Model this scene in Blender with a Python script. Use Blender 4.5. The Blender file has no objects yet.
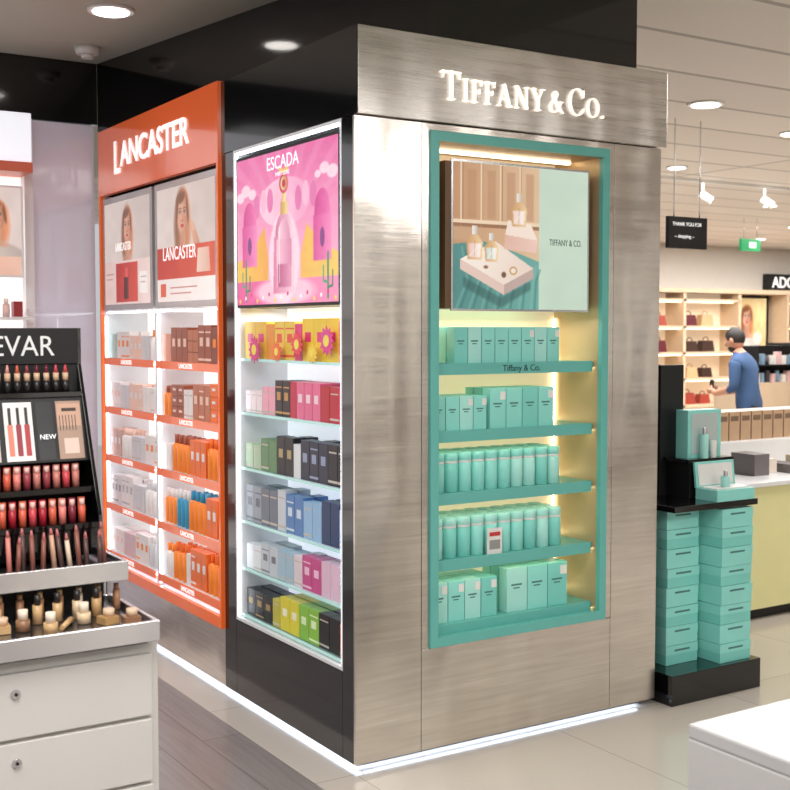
import bpy, bmesh, math, random
import numpy as np
from mathutils import Vector, Matrix
random.seed(7); np.random.seed(3)
scene = bpy.context.scene
try:
    scene.view_settings.view_transform = 'Standard'
    scene.view_settings.look = 'None'
except Exception:
    pass

# ------------------------------------------------------------------ helpers
def lin(c):
    c = c/255.0
    return c/12.92 if c <= 0.04045 else ((c+0.055)/1.055)**2.4
def S(r, g, b):
    return (lin(r), lin(g), lin(b), 1.0)

def mat(name, col, rough=0.5, metal=0.0, emis=0.0, ecol=None, var=0.0, vscale=8.0, coat=0.0, alpha=1.0, spec=None, trans=0.0):
    m = bpy.data.materials.new(name)
    m.use_nodes = True
    nt = m.node_tree
    b = nt.nodes['Principled BSDF']
    b.inputs['Base Color'].default_value = col
    b.inputs['Roughness'].default_value = rough
    b.inputs['Metallic'].default_value = metal
    b.inputs['Coat Weight'].default_value = coat
    b.inputs['Alpha'].default_value = alpha
    b.inputs['Transmission Weight'].default_value = trans
    if spec is not None:
        b.inputs['Specular IOR Level'].default_value = spec
    if emis > 0:
        b.inputs['Emission Color'].default_value = ecol or col
        b.inputs['Emission Strength'].default_value = emis
    if var > 0:
        tc = nt.nodes.new('ShaderNodeTexCoord')
        n = nt.nodes.new('ShaderNodeTexNoise')
        n.inputs['Scale'].default_value = vscale
        n.inputs['Detail'].default_value = 3
        nt.links.new(tc.outputs['Object'], n.inputs['Vector'])
        mx = nt.nodes.new('ShaderNodeMix'); mx.data_type = 'RGBA'
        mx.inputs['A'].default_value = tuple(max(0, c*(1-var)) for c in col[:3])+(1,)
        mx.inputs['B'].default_value = tuple(min(1, c*(1+var)) for c in col[:3])+(1,)
        nt.links.new(n.outputs['Fac'], mx.inputs['Factor'])
        nt.links.new(mx.outputs['Result'], b.inputs['Base Color'])
    return m

def steel(name, col, rough):
    m = mat(name, col, rough, 1.0)
    nt = m.node_tree; b = nt.nodes['Principled BSDF']; L = nt.links
    tc = nt.nodes.new('ShaderNodeTexCoord')
    def noise(sx, sy, sz, sc, det):
        mp = nt.nodes.new('ShaderNodeMapping'); mp.inputs['Scale'].default_value = (sx, sy, sz)
        n = nt.nodes.new('ShaderNodeTexNoise'); n.inputs['Scale'].default_value = sc; n.inputs['Detail'].default_value = det
        L.new(tc.outputs['Object'], mp.inputs['Vector']); L.new(mp.outputs['Vector'], n.inputs['Vector']); return n
    n = noise(0.8, 0.8, 240, 3, 3)           # fine brushing
    n3 = noise(1.4, 1.4, 26, 2, 3)           # streak clusters
    n2 = noise(2.6, 2.6, 0.9, 1.6, 1)        # sheet waviness
    ad = nt.nodes.new('ShaderNodeMath'); ad.operation = 'ADD'
    L.new(n.outputs['Fac'], ad.inputs[0]); L.new(n3.outputs['Fac'], ad.inputs[1])
    mr = nt.nodes.new('ShaderNodeMapRange'); mr.inputs['From Min'].default_value = 0.6; mr.inputs['From Max'].default_value = 1.4
    mr.inputs['To Min'].default_value = rough*0.8; mr.inputs['To Max'].default_value = rough*1.25
    L.new(ad.outputs['Value'], mr.inputs['Value']); L.new(mr.outputs['Result'], b.inputs['Roughness'])
    b1 = nt.nodes.new('ShaderNodeBump'); b1.inputs['Strength'].default_value = 0.07; b1.inputs['Distance'].default_value = 0.002
    L.new(n.outputs['Fac'], b1.inputs['Height'])
    b2 = nt.nodes.new('ShaderNodeBump'); b2.inputs['Strength'].default_value = 0.5; b2.inputs['Distance'].default_value = 0.05
    L.new(n2.outputs['Fac'], b2.inputs['Height']); L.new(b1.outputs['Normal'], b2.inputs['Normal'])
    L.new(b2.outputs['Normal'], b.inputs['Normal'])
    mr2 = nt.nodes.new('ShaderNodeMapRange'); mr2.inputs['From Min'].default_value = 0.7; mr2.inputs['From Max'].default_value = 1.3
    L.new(ad.outputs['Value'], mr2.inputs['Value'])
    mx = nt.nodes.new('ShaderNodeMix'); mx.data_type = 'RGBA'
    mx.inputs['A'].default_value = tuple(c*0.86 for c in col[:3])+(1,)
    mx.inputs['B'].default_value = tuple(min(1, c*1.12) for c in col[:3])+(1,)
    L.new(mr2.outputs['Result'], mx.inputs['Factor']); L.new(mx.outputs['Result'], b.inputs['Base Color'])
    b.inputs['Anisotropic'].default_value = 0.5
    return m

def empty(name, loc=(0, 0, 0)):
    e = bpy.data.objects.new(name, None); e.location = loc; e.empty_display_size = 0.1
    scene.collection.objects.link(e); return e

class MB:
    def __init__(s, name, parent=None):
        s.name = name; s.parent = parent; s.v = []; s.f = []; s.m = []; s.sm = []; s.mats = []
    def mi(s, m):
        if m not in s.mats: s.mats.append(m)
        return s.mats.index(m)
    def face(s, idx, m, smooth=False):
        s.f.append(idx); s.m.append(s.mi(m)); s.sm.append(smooth)
    def box(s, x0, x1, y0, y1, z0, z1, m, rot=0.0, top=None, M=None):
        b = len(s.v); cx, cy = (x0+x1)/2, (y0+y1)/2
        c, sn = math.cos(rot), math.sin(rot)
        for (x, y, z) in [(x0,y0,z0),(x1,y0,z0),(x1,y1,z0),(x0,y1,z0),(x0,y0,z1),(x1,y0,z1),(x1,y1,z1),(x0,y1,z1)]:
            if top is not None and z == z1:
                x = cx+(x-cx)*top; y = cy+(y-cy)*top
            if rot:
                dx, dy = x-cx, y-cy; x, y = cx+dx*c-dy*sn, cy+dx*sn+dy*c
            p = Vector((x, y, z))
            if M: p = M @ p
            s.v.append(tuple(p))
        for q in [(0,3,2,1),(4,5,6,7),(0,1,5,4),(1,2,6,5),(2,3,7,6),(3,0,4,7)]:
            s.face([b+i for i in q], m)
    def tube(s, p0, p1, r0, r1, m, n=14):
        p0, p1 = Vector(p0), Vector(p1); d = (p1-p0).normalized()
        a = Vector((0, 0, 1)) if abs(d.z) < 0.9 else Vector((1, 0, 0))
        u = d.cross(a).normalized(); w = d.cross(u)
        b = len(s.v)
        for p, r in ((p0, r0), (p1, r1)):
            for i in range(n):
                t = 2*math.pi*i/n
                s.v.append(tuple(p+u*(r*math.cos(t))+w*(r*math.sin(t))))
        for i in range(n):
            j = (i+1) % n
            s.face([b+i, b+n+i, b+n+j, b+j], m, True)
        s.face([b+i for i in range(n)], m); s.face([b+n+i for i in reversed(range(n))], m)
    def cyl(s, cx, cy, z0, z1, r, m, r1=None, n=14):
        s.tube((cx, cy, z0), (cx, cy, z1), r, r if r1 is None else r1, m, n)
    def sphere(s, c, r, m, nu=16, nv=10, M=None):
        b = len(s.v)
        for j in range(nv+1):
            ph = math.pi*j/nv
            for i in range(nu):
                th = 2*math.pi*i/nu
                p = Vector((c[0]+r[0]*math.sin(ph)*math.cos(th), c[1]+r[1]*math.sin(ph)*math.sin(th), c[2]+r[2]*math.cos(ph)))
                if M: p = M @ p
                s.v.append(tuple(p))
        for j in range(nv):
            for i in range(nu):
                k = (i+1) % nu
                s.face([b+j*nu+i, b+(j+1)*nu+i, b+(j+1)*nu+k, b+j*nu+k], m, True)
    def prism(s, pts, off, m):
        b = len(s.v); n = len(pts); off = Vector(off)
        s.v += [tuple(p) for p in pts]; s.v += [tuple(Vector(p)+off) for p in pts]
        s.face(list(range(b, b+n)), m); s.face(list(range(b+2*n-1, b+n-1, -1)), m)
        for i in range(n):
            j = (i+1) % n; s.face([b+i, b+j, b+n+j, b+n+i], m)
    def poly(s, pts, m):
        b = len(s.v); s.v += [tuple(p) for p in pts]; s.face(list(range(b, b+len(pts))), m)
    def build(s, bevel=0.0, seg=2):
        me = bpy.data.meshes.new(s.name); me.from_pydata(s.v, [], s.f)
        for m in s.mats: me.materials.append(m)
        me.polygons.foreach_set('material_index', s.m); me.polygons.foreach_set('use_smooth', s.sm)
        me.update()
        o = bpy.data.objects.new(s.name, me); scene.collection.objects.link(o)
        bm = bmesh.new(); bm.from_mesh(me); bmesh.ops.recalc_face_normals(bm, faces=bm.faces); bm.to_mesh(me); bm.free()
        if bevel > 0:
            md = o.modifiers.new('bevel', 'BEVEL'); md.width = bevel; md.segments = seg; md.limit_method = 'ANGLE'
        if s.parent: o.parent = s.parent
        return o

def text(name, body, size, loc, face, m, parent, ext=0.002, sx=1.0, bold=0.0, align='LEFT'):
    c = bpy.data.curves.new(name, 'FONT'); c.body = body; c.size = size; c.extrude = ext; c.offset = bold
    c.align_x = align; c.materials.append(m)
    o = bpy.data.objects.new(name, c); scene.collection.objects.link(o)
    o.location = loc; o.scale = (sx, 1, 1)
    o.rotation_euler = (math.pi/2, 0, 0) if face == 'F' else (math.pi/2, 0, -math.pi/2)
    if parent: o.parent = parent
    return o

def print_mat(name, e):
    m = mat(name, (1, 1, 1, 1), .3); nt = m.node_tree; b = nt.nodes['Principled BSDF']
    a = nt.nodes.new('ShaderNodeAttribute'); a.attribute_name = 'ink'
    sc = nt.nodes.new('ShaderNodeMix'); sc.data_type = 'RGBA'; sc.blend_type = 'MULTIPLY'; sc.inputs['Factor'].default_value = 1
    sc.inputs['B'].default_value = (.5, .5, .5, 1)
    nt.links.new(a.outputs['Color'], sc.inputs['A'])
    nt.links.new(sc.outputs['Result'], b.inputs['Base Color']); nt.links.new(a.outputs['Color'], b.inputs['Emission Color'])
    b.inputs['Emission Strength'].default_value = e; return m
M_print = print_mat('printed_backlit_film', .62)

class Print:
    """printed poster: finely gridded sheet with vertex-colour ink. a: 0..1 across, b: 0..1 up"""
    def __init__(s, w, h, nx, ny, base):
        s.w, s.h, s.nx, s.ny = w, h, nx, ny
        s.A, s.B = np.meshgrid(np.linspace(0, 1, nx), np.linspace(0, 1, ny)); s.ar = w/h
        s.im = np.zeros((ny, nx, 3)); s.im[:] = base
    def mix(s, m, col):
        col = np.asarray(col, float)
        if col.ndim == 1: col = col[None, None, :]
        s.im = s.im*(1-m[..., None])+col*m[..., None]
    def grad(s, c0, c1, t=None):
        t = s.B if t is None else np.clip(t, 0, 1)
        s.im = np.array(c0, float)[None, None]*(1-t[..., None])+np.array(c1, float)[None, None]*t[..., None]
    def ell(s, a, b, ra, rb, col, soft=.08, rot=0, col2=None, op=1., da=1., db=0.):
        x = (s.A-a)*s.ar; y = s.B-b; c, n = math.cos(rot), math.sin(rot)
        u = (x*c+y*n)/ra; v = (-x*n+y*c)/rb; d = np.sqrt(u*u+v*v)
        m = np.clip((1-d)/soft+.5, 0, 1)*op
        if col2 is not None:
            t = np.clip(.5+.5*(u*da+v*db), 0, 1)[..., None]; s.mix(m, np.array(col)[None, None]*(1-t)+np.array(col2)[None, None]*t)
        else: s.mix(m, col)
    def poly(s, pts, col, col2=None, op=1., blur=0):
        m = np.zeros(s.A.shape, bool); n = len(pts)
        for i in range(n):
            (x0, y0), (x1, y1) = pts[i], pts[(i+1) % n]
            if y0 == y1: continue
            c = ((y0 > s.B) != (y1 > s.B)) & (s.A < (x1-x0)*(s.B-y0)/(y1-y0)+x0); m ^= c
        m = m.astype(float)
        for _ in range(blur):
            m = (m+np.roll(m, 1, 0)+np.roll(m, -1, 0)+np.roll(m, 1, 1)+np.roll(m, -1, 1))/5
        m = m*op
        if col2 is not None:
            xs = [p[0] for p in pts]; t = np.clip((s.A-min(xs))/(max(xs)-min(xs)+1e-6), 0, 1)[..., None]
            s.mix(m, np.array(col)[None, None]*(1-t)+np.array(col2)[None, None]*t)
        else: s.mix(m, col)
    def rect(s, a0, b0, a1, b1, col, **k): s.poly([(a0, b0), (a1, b0), (a1, b1), (a0, b1)], col, **k)
    def line(s, pts, wd, col, op=1.):
        m = np.zeros(s.A.shape)
        for (a0, b0), (a1, b1) in zip(pts[:-1], pts[1:]):
            x0, x1 = a0*s.ar, a1*s.ar; dx, dy = x1-x0, b1-b0; L2 = dx*dx+dy*dy or 1e-9
            t = np.clip(((s.A*s.ar-x0)*dx+(s.B-b0)*dy)/L2, 0, 1); d = np.hypot(s.A*s.ar-x0-t*dx, s.B-b0-t*dy)
            m = np.maximum(m, np.clip((wd/2-d)/.004+.5, 0, 1))
        s.mix(m*op, col)
    def mottle(s, n, amt):
        g = np.random.rand(n+2, n+2); yy = s.B*n; xx = s.A*n; i = yy.astype(int); j = xx.astype(int); fy = yy-i; fx = xx-j
        fy = fy*fy*(3-2*fy); fx = fx*fx*(3-2*fx)
        v = g[i, j]*(1-fy)*(1-fx)+g[i+1, j]*fy*(1-fx)+g[i, j+1]*(1-fy)*fx+g[i+1, j+1]*fy*fx
        s.im = np.clip(s.im*(1+amt*(v-.5)[..., None]), 0, 255)
    def woman(s, a, b, k, hair, skin=(226, 180, 156), dark=(176, 116, 92), lip=(176, 60, 66), long=True, shirt=(230, 215, 205)):
        r = 1/s.ar; hl = tuple(min(255, c*1.7) for c in hair)
        if long:
            s.ell(a, b-.07*k, .120*k, .22*k, hair, .35, 0, hl)
            for q in range(7):
                x = a+(-.11+.036*q)*r*k; s.line([(x, b+.06*k), (x+.012*r*k, b-.1*k), (x-.006*r*k, b-.27*k)], .008*k, hl, .35)
        s.ell(a+.005*r*k, b+.03*k, .104*k, .124*k, hair, .15, 0, hl)
        s.ell(a, b-.36*k, .26*k, .14*k, shirt, .15, 0, tuple(c*.8 for c in shirt))
        s.poly([(a-.04*r*k, b-.05*k), (a+.045*r*k, b-.05*k), (a+.05*r*k, b-.20*k), (a+.14*r*k, b-.26*k), (a-.13*r*k, b-.26*k), (a-.045*r*k, b-.20*k)], dark, skin, blur=3)
        s.ell(a, b, .078*k, .112*k, skin, .15, .06, dark, da=.8, db=-.3)
        s.ell(a, b-.02*k, .064*k, .085*k, skin, .6, 0, op=.6)
        s.ell(a-.042*r*k, b-.025*k, .022*k, .02*k, (224, 140, 120), .9, op=.5); s.ell(a+.042*r*k, b-.025*k, .022*k, .02*k, (206, 120, 102), .9, op=.5)
        s.ell(a-.02*r*k, b+.10*k, .07*k, .03*k, hair, .5, .25)
        s.ell(a-.074*r*k, b+.03*k, .014*k, .08*k, hair, .6, -.15); s.ell(a+.078*r*k, b+.03*k, .014*k, .08*k, hair, .6, .15)
        for d in (-.032, .032):
            s.ell(a+d*r*k, b+.018*k, .020*k, .012*k, (150, 100, 84), .8, op=.7); s.ell(a+d*r*k, b+.014*k, .013*k, .0055*k, (235, 228, 222), .3)
            s.ell(a+d*r*k, b+.014*k, .007*k, .007*k, (50, 36, 30), .3); s.line([(a+(d-.016)*r*k, b+.021*k), (a+(d+.016)*r*k, b+.021*k)], .005*k, (40, 28, 26))
            s.line([(a+(d-.02)*r*k, b+.036*k), (a+d*r*k, b+.042*k), (a+(d+.02)*r*k, b+.036*k)], .006*k, (80, 52, 42), .8)
        s.ell(a+.010*r*k, b-.012*k, .007*k, .028*k, dark, .8, op=.5); s.ell(a, b-.033*k, .013*k, .006*k, dark, .7)
        s.ell(a, b-.060*k, .024*k, .009*k, lip, .3); s.ell(a, b-.067*k, .017*k, .007*k, tuple(min(255, c*1.25) for c in lip), .5)
    def build(s, name, O, face, parent):
        O = Vector(O); U = Vector((1, 0, 0)) if face == 'F' else Vector((0, -1, 0))
        P = np.zeros((s.ny*s.nx, 3)); a = s.A.ravel()*s.w; b = s.B.ravel()*s.h
        P[:, 0] = O.x+U.x*a; P[:, 1] = O.y+U.y*a; P[:, 2] = O.z+b
        i = np.arange(s.ny-1)[:, None]*s.nx+np.arange(s.nx-1)[None, :]; i = i.ravel()
        F = np.stack([i, i+1, i+s.nx+1, i+s.nx], 1)
        me = bpy.data.meshes.new(name); me.from_pydata(P.tolist(), [], F.tolist()); me.materials.append(M_print)
        c = s.im.reshape(-1, 3)/255; c = np.where(c <= .04045, c/12.92, ((c+.055)/1.055)**2.4)
        at = me.color_attributes.new('ink', 'FLOAT_COLOR', 'POINT')
        at.data.foreach_set('color', np.concatenate([c, np.ones((len(c), 1))], 1).ravel().astype(np.float32))
        o = bpy.data.objects.new(name, me); scene.collection.objects.link(o); o.parent = parent; return o

# ------------------------------------------------------------------ materials
M_steel = steel('brushed_steel', S(226, 220, 213), 0.22)
M_steelH = steel('brushed_steel_header', S(212, 208, 203), 0.28)
M_chrome = mat('chrome', S(225, 225, 228), 0.22, 0.95)
M_black = mat('black_gloss', S(12, 12, 14), 0.10, coat=0.4, var=0.2)
M_blackm = mat('black_matte', S(18, 18, 20), 0.5, var=0.2)
M_dark = mat('dark_gap', S(10, 10, 10), 0.8)
M_teal = mat('teal_lacquer', S(104, 186, 178), 0.32, var=0.05)
M_tealbox = mat('teal_card', S(146, 224, 215), 0.42, var=0.06)
M_tealbox2 = mat('teal_card_dark', S(128, 212, 203), 0.42, var=0.06)
M_tealpale = mat('teal_card_pale', S(172, 232, 224), 0.4, var=0.06)
M_white = mat('white_lacquer', S(228, 228, 230), 0.3, var=0.03)
M_whitem = mat('white_card', S(232, 231, 229), 0.5, var=0.04)
M_cream_glow = mat('cream_backlit_panel', S(222, 200, 166), 0.6, emis=0.42, ecol=S(250, 226, 186))
M_reveal_warm = mat('warm_lit_reveal', S(196, 170, 130), 0.35, 0.2, var=0.08)  # warm niche light put into the colour of the reveal
M_led_w = mat('led_white', S(255, 255, 255), 0.5, emis=5.0, ecol=S(240, 246, 255))
M_led_warm = mat('led_warm', S(255, 244, 222), 0.5, emis=6.0, ecol=S(255, 234, 198))
M_led_floor = mat('led_floor', S(240, 246, 255), 0.5, emis=9.0, ecol=S(205, 225, 255))
M_glow_w = mat('white_backlit_panel', S(235, 238, 242), 0.5, emis=0.62, ecol=S(236, 243, 255))
M_glow_o = mat('white_backlit_panel_warm', S(240, 238, 236), 0.5, emis=0.8, ecol=S(255, 248, 244))
M_orange = mat('orange_gloss', S(236, 104, 42), 0.22, coat=0.4, emis=0.2, ecol=S(240, 104, 40))  # faint self-glow brightens the orange; these parts are no lamp
M_orange_hdr = mat('orange_header', S(222, 98, 52), 0.16, coat=0.6, emis=0.24, ecol=S(230, 106, 58))  # self-glow added to lift the header's orange
M_letter = mat('letter_ivory', S(255, 244, 232), 0.4, emis=0.85, ecol=S(255, 242, 228))
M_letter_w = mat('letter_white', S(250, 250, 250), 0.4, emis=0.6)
M_glass = mat('glass_shelf', S(190, 225, 220), 0.05, alpha=0.35)
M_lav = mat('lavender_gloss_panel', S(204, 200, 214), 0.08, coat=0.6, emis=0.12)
M_lens = mat('downlight_lens', S(255, 250, 240), 0.5, emis=9.0, ecol=S(255, 250, 242))

# ------------------------------------------------------------------ room
H = 2.96
def floor_mat():
    m = mat('floor_stone_and_wood', S(170, 160, 150), 0.16)
    nt = m.node_tree; b = nt.nodes['Principled BSDF']; L = nt.links
    tc = nt.nodes.new('ShaderNodeTexCoord')
    mp = nt.nodes.new('ShaderNodeMapping'); mp.inputs['Rotation'].default_value = (0, 0, math.pi/2)
    L.new(tc.outputs['Object'], mp.inputs['Vector'])
    br = nt.nodes.new('ShaderNodeTexBrick')
    br.inputs['Scale'].default_value = 1.0; br.inputs['Brick Width'].default_value = 1.2; br.inputs['Row Height'].default_value = 0.16
    br.inputs['Mortar Size'].default_value = 0.002
    br.inputs['Color1'].default_value = S(168, 160, 158); br.inputs['Color2'].default_value = S(146, 138, 136); br.inputs['Mortar'].default_value = S(90, 82, 80)
    L.new(mp.outputs['Vector'], br.inputs['Vector'])
    mp2 = nt.nodes.new('ShaderNodeMapping'); mp2.inputs['Scale'].default_value = (30, 1.5, 1)
    L.new(tc.outputs['Object'], mp2.inputs['Vector'])
    gn = nt.nodes.new('ShaderNodeTexNoise'); gn.inputs['Scale'].default_value = 2.0; gn.inputs['Detail'].default_value = 5
    L.new(mp2.outputs['Vector'], gn.inputs['Vector'])
    mg = nt.nodes.new('ShaderNodeMix'); mg.data_type = 'RGBA'; mg.blend_type = 'MULTIPLY'; mg.inputs['Factor'].default_value = 0.5
    L.new(br.outputs['Color'], mg.inputs['A']); L.new(gn.outputs['Fac'], mg.inputs['B'])
    bt = nt.nodes.new('ShaderNodeTexBrick'); bt.offset = 0
    bt.inputs['Scale'].default_value = 1.0; bt.inputs['Brick Width'].default_value = 0.9; bt.inputs['Row Height'].default_value = 0.9
    bt.inputs['Mortar Size'].default_value = 0.002
    bt.inputs['Color1'].default_value = S(200, 191, 181); bt.inputs['Color2'].default_value = S(193, 184, 174); bt.inputs['Mortar'].default_value = S(158, 150, 142)
    L.new(tc.outputs['Object'], bt.inputs['Vector'])
    sx = nt.nodes.new('ShaderNodeSeparateXYZ'); L.new(tc.outputs['Object'], sx.inputs['Vector'])
    gt = nt.nodes.new('ShaderNodeMath'); gt.operation = 'GREATER_THAN'; gt.inputs[1].default_value = -0.16
    L.new(sx.outputs['X'], gt.inputs[0])
    mm = nt.nodes.new('ShaderNodeMix'); mm.data_type = 'RGBA'
    L.new(gt.outputs['Value'], mm.inputs['Factor']); L.new(mg.outputs['Result'], mm.inputs['A']); L.new(bt.outputs['Color'], mm.inputs['B'])
    L.new(mm.outputs['Result'], b.inputs['Base Color'])
    mr = nt.nodes.new('ShaderNodeMapRange'); mr.inputs['To Min'].default_value = 0.28; mr.inputs['To Max'].default_value = 0.14
    L.new(gt.outputs['Value'], mr.inputs['Value']); L.new(mr.outputs['Result'], b.inputs['Roughness'])
    return m
f = MB('floor'); f.box(-7, 21, -8, 12, -0.1, 0, floor_mat()); f.build()

def ceil_mat():
    m = mat('ceiling_paint_and_light', S(170, 166, 155), 0.6)
    nt = m.node_tree; b = nt.nodes['Principled BSDF']; L = nt.links
    tc = nt.nodes.new('ShaderNodeTexCoord'); sx = nt.nodes.new('ShaderNodeSeparateXYZ'); L.new(tc.outputs['Object'], sx.inputs['Vector'])
    gt = nt.nodes.new('ShaderNodeMath'); gt.operation = 'GREATER_THAN'; gt.inputs[1].default_value = 1.5
    L.new(sx.outputs['X'], gt.inputs[0])
    bt = nt.nodes.new('ShaderNodeTexBrick'); bt.offset = 0
    bt.inputs['Scale'].default_value = 1.0; bt.inputs['Brick Width'].default_value = 6.0; bt.inputs['Row Height'].default_value = 0.6
    bt.inputs['Mortar Size'].default_value = 0.02
    bt.inputs['Color1'].default_value = S(226, 218, 210); bt.inputs['Color2'].default_value = S(218, 210, 202); bt.inputs['Mortar'].default_value = S(170, 162, 154)
    L.new(tc.outputs['Object'], bt.inputs['Vector'])
    mm = nt.nodes.new('ShaderNodeMix'); mm.data_type = 'RGBA'; mm.inputs['A'].default_value = S(186, 186, 172)  # greyer left, lighter right: stronger light there is put into the colour
    L.new(gt.outputs['Value'], mm.inputs['Factor']); L.new(bt.outputs['Color'], mm.inputs['B'])
    L.new(mm.outputs['Result'], b.inputs['Base Color'])
    return m
c = MB('ceiling'); c.box(-7, 21, -8, 12, H, H+0.1, ceil_mat()); c.build()

M_wallw = mat('wall_offwhite', S(214, 208, 200), 0.7, var=0.04)
w = MB('wall_back'); w.box(5, 21, 10.5, 10.7, 0, H, M_wallw); w.build()
w = MB('wall_left'); w.box(-7, -0.02, 2.76, 2.9, 0, H, M_wallw); w.build()
w = MB('wall_right'); w.box(20.8, 21, -8, 10.5, 0, H, M_wallw); w.build()
# unseen wall opposite the kiosk; panels and columns added for steel reflections
w = MB('wall_front'); w.box(-7, 20.8, -8.0, -7.85, 0, H, mat('wall_front_paint', S(206, 198, 188), .6, var=.05)); w.build()
ow = MB('reflection_panels')  # glowing panels, out of view, added for the steel to reflect
M_front = mat('reflection_panel_glow', S(235, 232, 226), .4, emis=1.1, ecol=S(255, 248, 238))
for (xa, xb) in ((.8, 2.8), (4.0, 5.6), (7.4, 9.6), (11.2, 12.6)):
    ow.box(xa, xb, -7.84, -7.80, .4, 2.6, M_front)
    for z in (.9, 1.4, 1.9): ow.box(xa, xb, -7.80, -7.6, z, z+.04, M_dark)
ow.build()
for (xa, xb) in ((3.1, 3.6), (6.2, 6.8)):
    cw = MB('reflection_dark_column'); cw.box(xa, xb, -6.9, -6.5, .1, H-.001, M_blackm); cw.box(xa-.04, xb+.04, -6.94, -6.46, 0, .1, M_dark); cw.build(.004)  # unseen columns added as dark bands in the steel's reflections

b = MB('bulkhead_soffit')
pts = [(-0.0, 2.70), (0.42, 0.13), (1.42, 0.13), (1.42, 2.70)]
b.prism([(x, y, 2.60) for x, y in pts], (0, 0, H-2.60-0.001), M_black)
b.box(-7, -0.001, 2.70, 2.76, 2.64, H-0.001, M_black)
b.build()

# ------------------------------------------------------------------ kiosk
kiosk = empty('display_kiosk')
W, LN = 1.436, 2.66
T0, Z0 = 2.585, 0.030
k = MB('plinth', kiosk)
k.box(0.10, W-0.10, 0.10, LN-0.05, 0, Z0-0.008, M_blackm)
k.box(0.06, W-0.06, 0.035, 0.052, Z0-.012, Z0-.0085, M_led_floor)
k.box(0.025, 0.050, 0.035, LN-0.05, Z0-.012, Z0-.0085, M_led_floor)
k.build()
k = MB('core', kiosk)
k.box(0.014, W-0.02, 0.014, LN, Z0-0.008, Z0+0.02, M_dark)
k.box(0.02, W-0.02, 0.02, LN, T0-0.03, T0-0.002, M_dark)
k.box(0.26, 0.29, 0.3, LN, Z0, T0-0.01, M_dark)
k.box(W-0.03, W-0.005, 0.02, LN, Z0, T0, M_black)
k.box(0.02, W-0.02, LN-0.02, LN, Z0, T0, M_black)
k.box(0.014, 0.3, 0.013, 0.03, Z0, T0-0.01, M_dark)
k.box(1.165, W-0.02, 0.013, 0.05, Z0, T0-0.01, M_dark)
k.box(0.3, 1.165, 0.013, 0.05, Z0, 0.39, M_dark)
k.box(0.3, 1.165, 0.02, 0.05, 2.265, T0-.01, M_dark)
k.box(0.013, 0.05, 0.03, 0.085, Z0, T0-0.01, M_dark)
k.box(0.013, 0.05, 0.99, 1.095, Z0, T0-0.01, M_dark)
k.box(0.013, 0.05, 0.02, LN, Z0, 0.26, M_dark)
k.build()
k = MB('steel_cladding', kiosk)
k.box(0.0, 0.275, 0, 0.012, Z0, 2.285, M_steel)
k.box(0.277, 0.309, 0, 0.012, 0.402, 2.285, M_steel)
k.box(1.153, 1.185, 0, 0.012, 0.402, 2.285, M_steel)
k.box(1.187, W, 0, 0.012, Z0, 2.285, M_steel)
k.box(0.277, 1.185, 0, 0.012, Z0, 0.400, M_steel)
k.box(0.31, 1.152, 0, 0.012, 2.262, 2.285, M_steel)
k.box(0.0, 0.012, 1.10, LN, Z0, 0.278, M_steel)
k.build(0.0008)
k = MB('header_fascia', kiosk)
k.box(0.002, W+0.010, -0.022, 0.10, 2.288, T0, M_steelH)
k.build(0.002)
k = MB('black_cladding', kiosk)
k.box(0.0, 0.012, 0.0125, 0.088, Z0, 2.285, M_black)
k.box(0.0, 0.012, 0.985, 1.098, Z0, 2.285, M_black)
k.box(0.0, 0.012, 0.09, 0.983, Z0, 0.342, M_black)
k.box(-0.002, 0.0015, -0.022, 1.098, 2.288, T0, M_black)
k.box(0.0, 0.03, 2.645, LN, Z0, T0, M_black)
k.build()

# --- teal niche (front)
k = MB('front_niche', kiosk)
fx0, fx1, fz0, fz1 = 0.31, 1.152, 0.403, 2.260
t = 0.034
k.box(fx0, fx0+t, -0.010, 0.012, fz0, fz1, M_teal)
k.box(fx1-t, fx1, -0.010, 0.012, fz0, fz1, M_teal)
k.box(fx0+t, fx1-t, -0.010, 0.012, fz1-t, fz1, M_teal)
k.box(fx0+t, fx1-t, -0.010, 0.012, fz0, fz0+t, M_teal)
k.box(fx0+0.01, fx0+t, 0.0125, 0.28, fz0, fz1, M_reveal_warm)
k.box(fx1-t, fx1-0.01, 0.0125, 0.28, fz0, fz1, M_reveal_warm)
k.box(fx0+t, fx1-t, 0.0125, 0.28, fz1-t, fz1-0.01, M_reveal_warm)
k.box(fx0+t, fx1-t, 0.0125, 0.28, fz0+0.005, fz0+t-0.004, M_teal)
k.box(fx0, fx1, 0.281, 0.29, fz0, fz1, M_cream_glow)
for x in (fx0+t+0.004, fx1-t-0.010):
    k.box(x, x+0.006, 0.265, 0.275, fz0+t, 1.60, M_led_warm)
k.box(fx0+t+0.02, fx1-t-0.02, 0.16, 0.18, fz1-t-0.010, fz1-t-0.001, M_led_warm)
k.build()
k = MB('front_shelves', kiosk)
SH = [1.43, 1.183, 0.953, 0.707, 0.468]
for z in SH:
    k.box(fx0+t+0.001, fx1-t-0.001, 0.038, 0.279, z-0.022, z, M_teal)
    k.box(fx0+t+0.001, fx1-t-0.012, 0.030, 0.0379, z-0.040, z+0.003, M_teal)
    k.box(fx0+t+0.01, fx1-t-0.01, 0.042, 0.054, z-0.030, z-0.0225, M_led_warm)
    k.box(fx0+t+0.01, fx1-t-0.01, 0.262, 0.274, z+0.001, z+0.008, M_led_warm)
k.build(0.001)
text('shelf_lettering', 'Tiffany & Co.', 0.034, (0.66, 0.029, SH[0]-0.030), 'F', mat('shelf_text', S(25, 60, 60), .5), kiosk, ext=0.0005)

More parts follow.
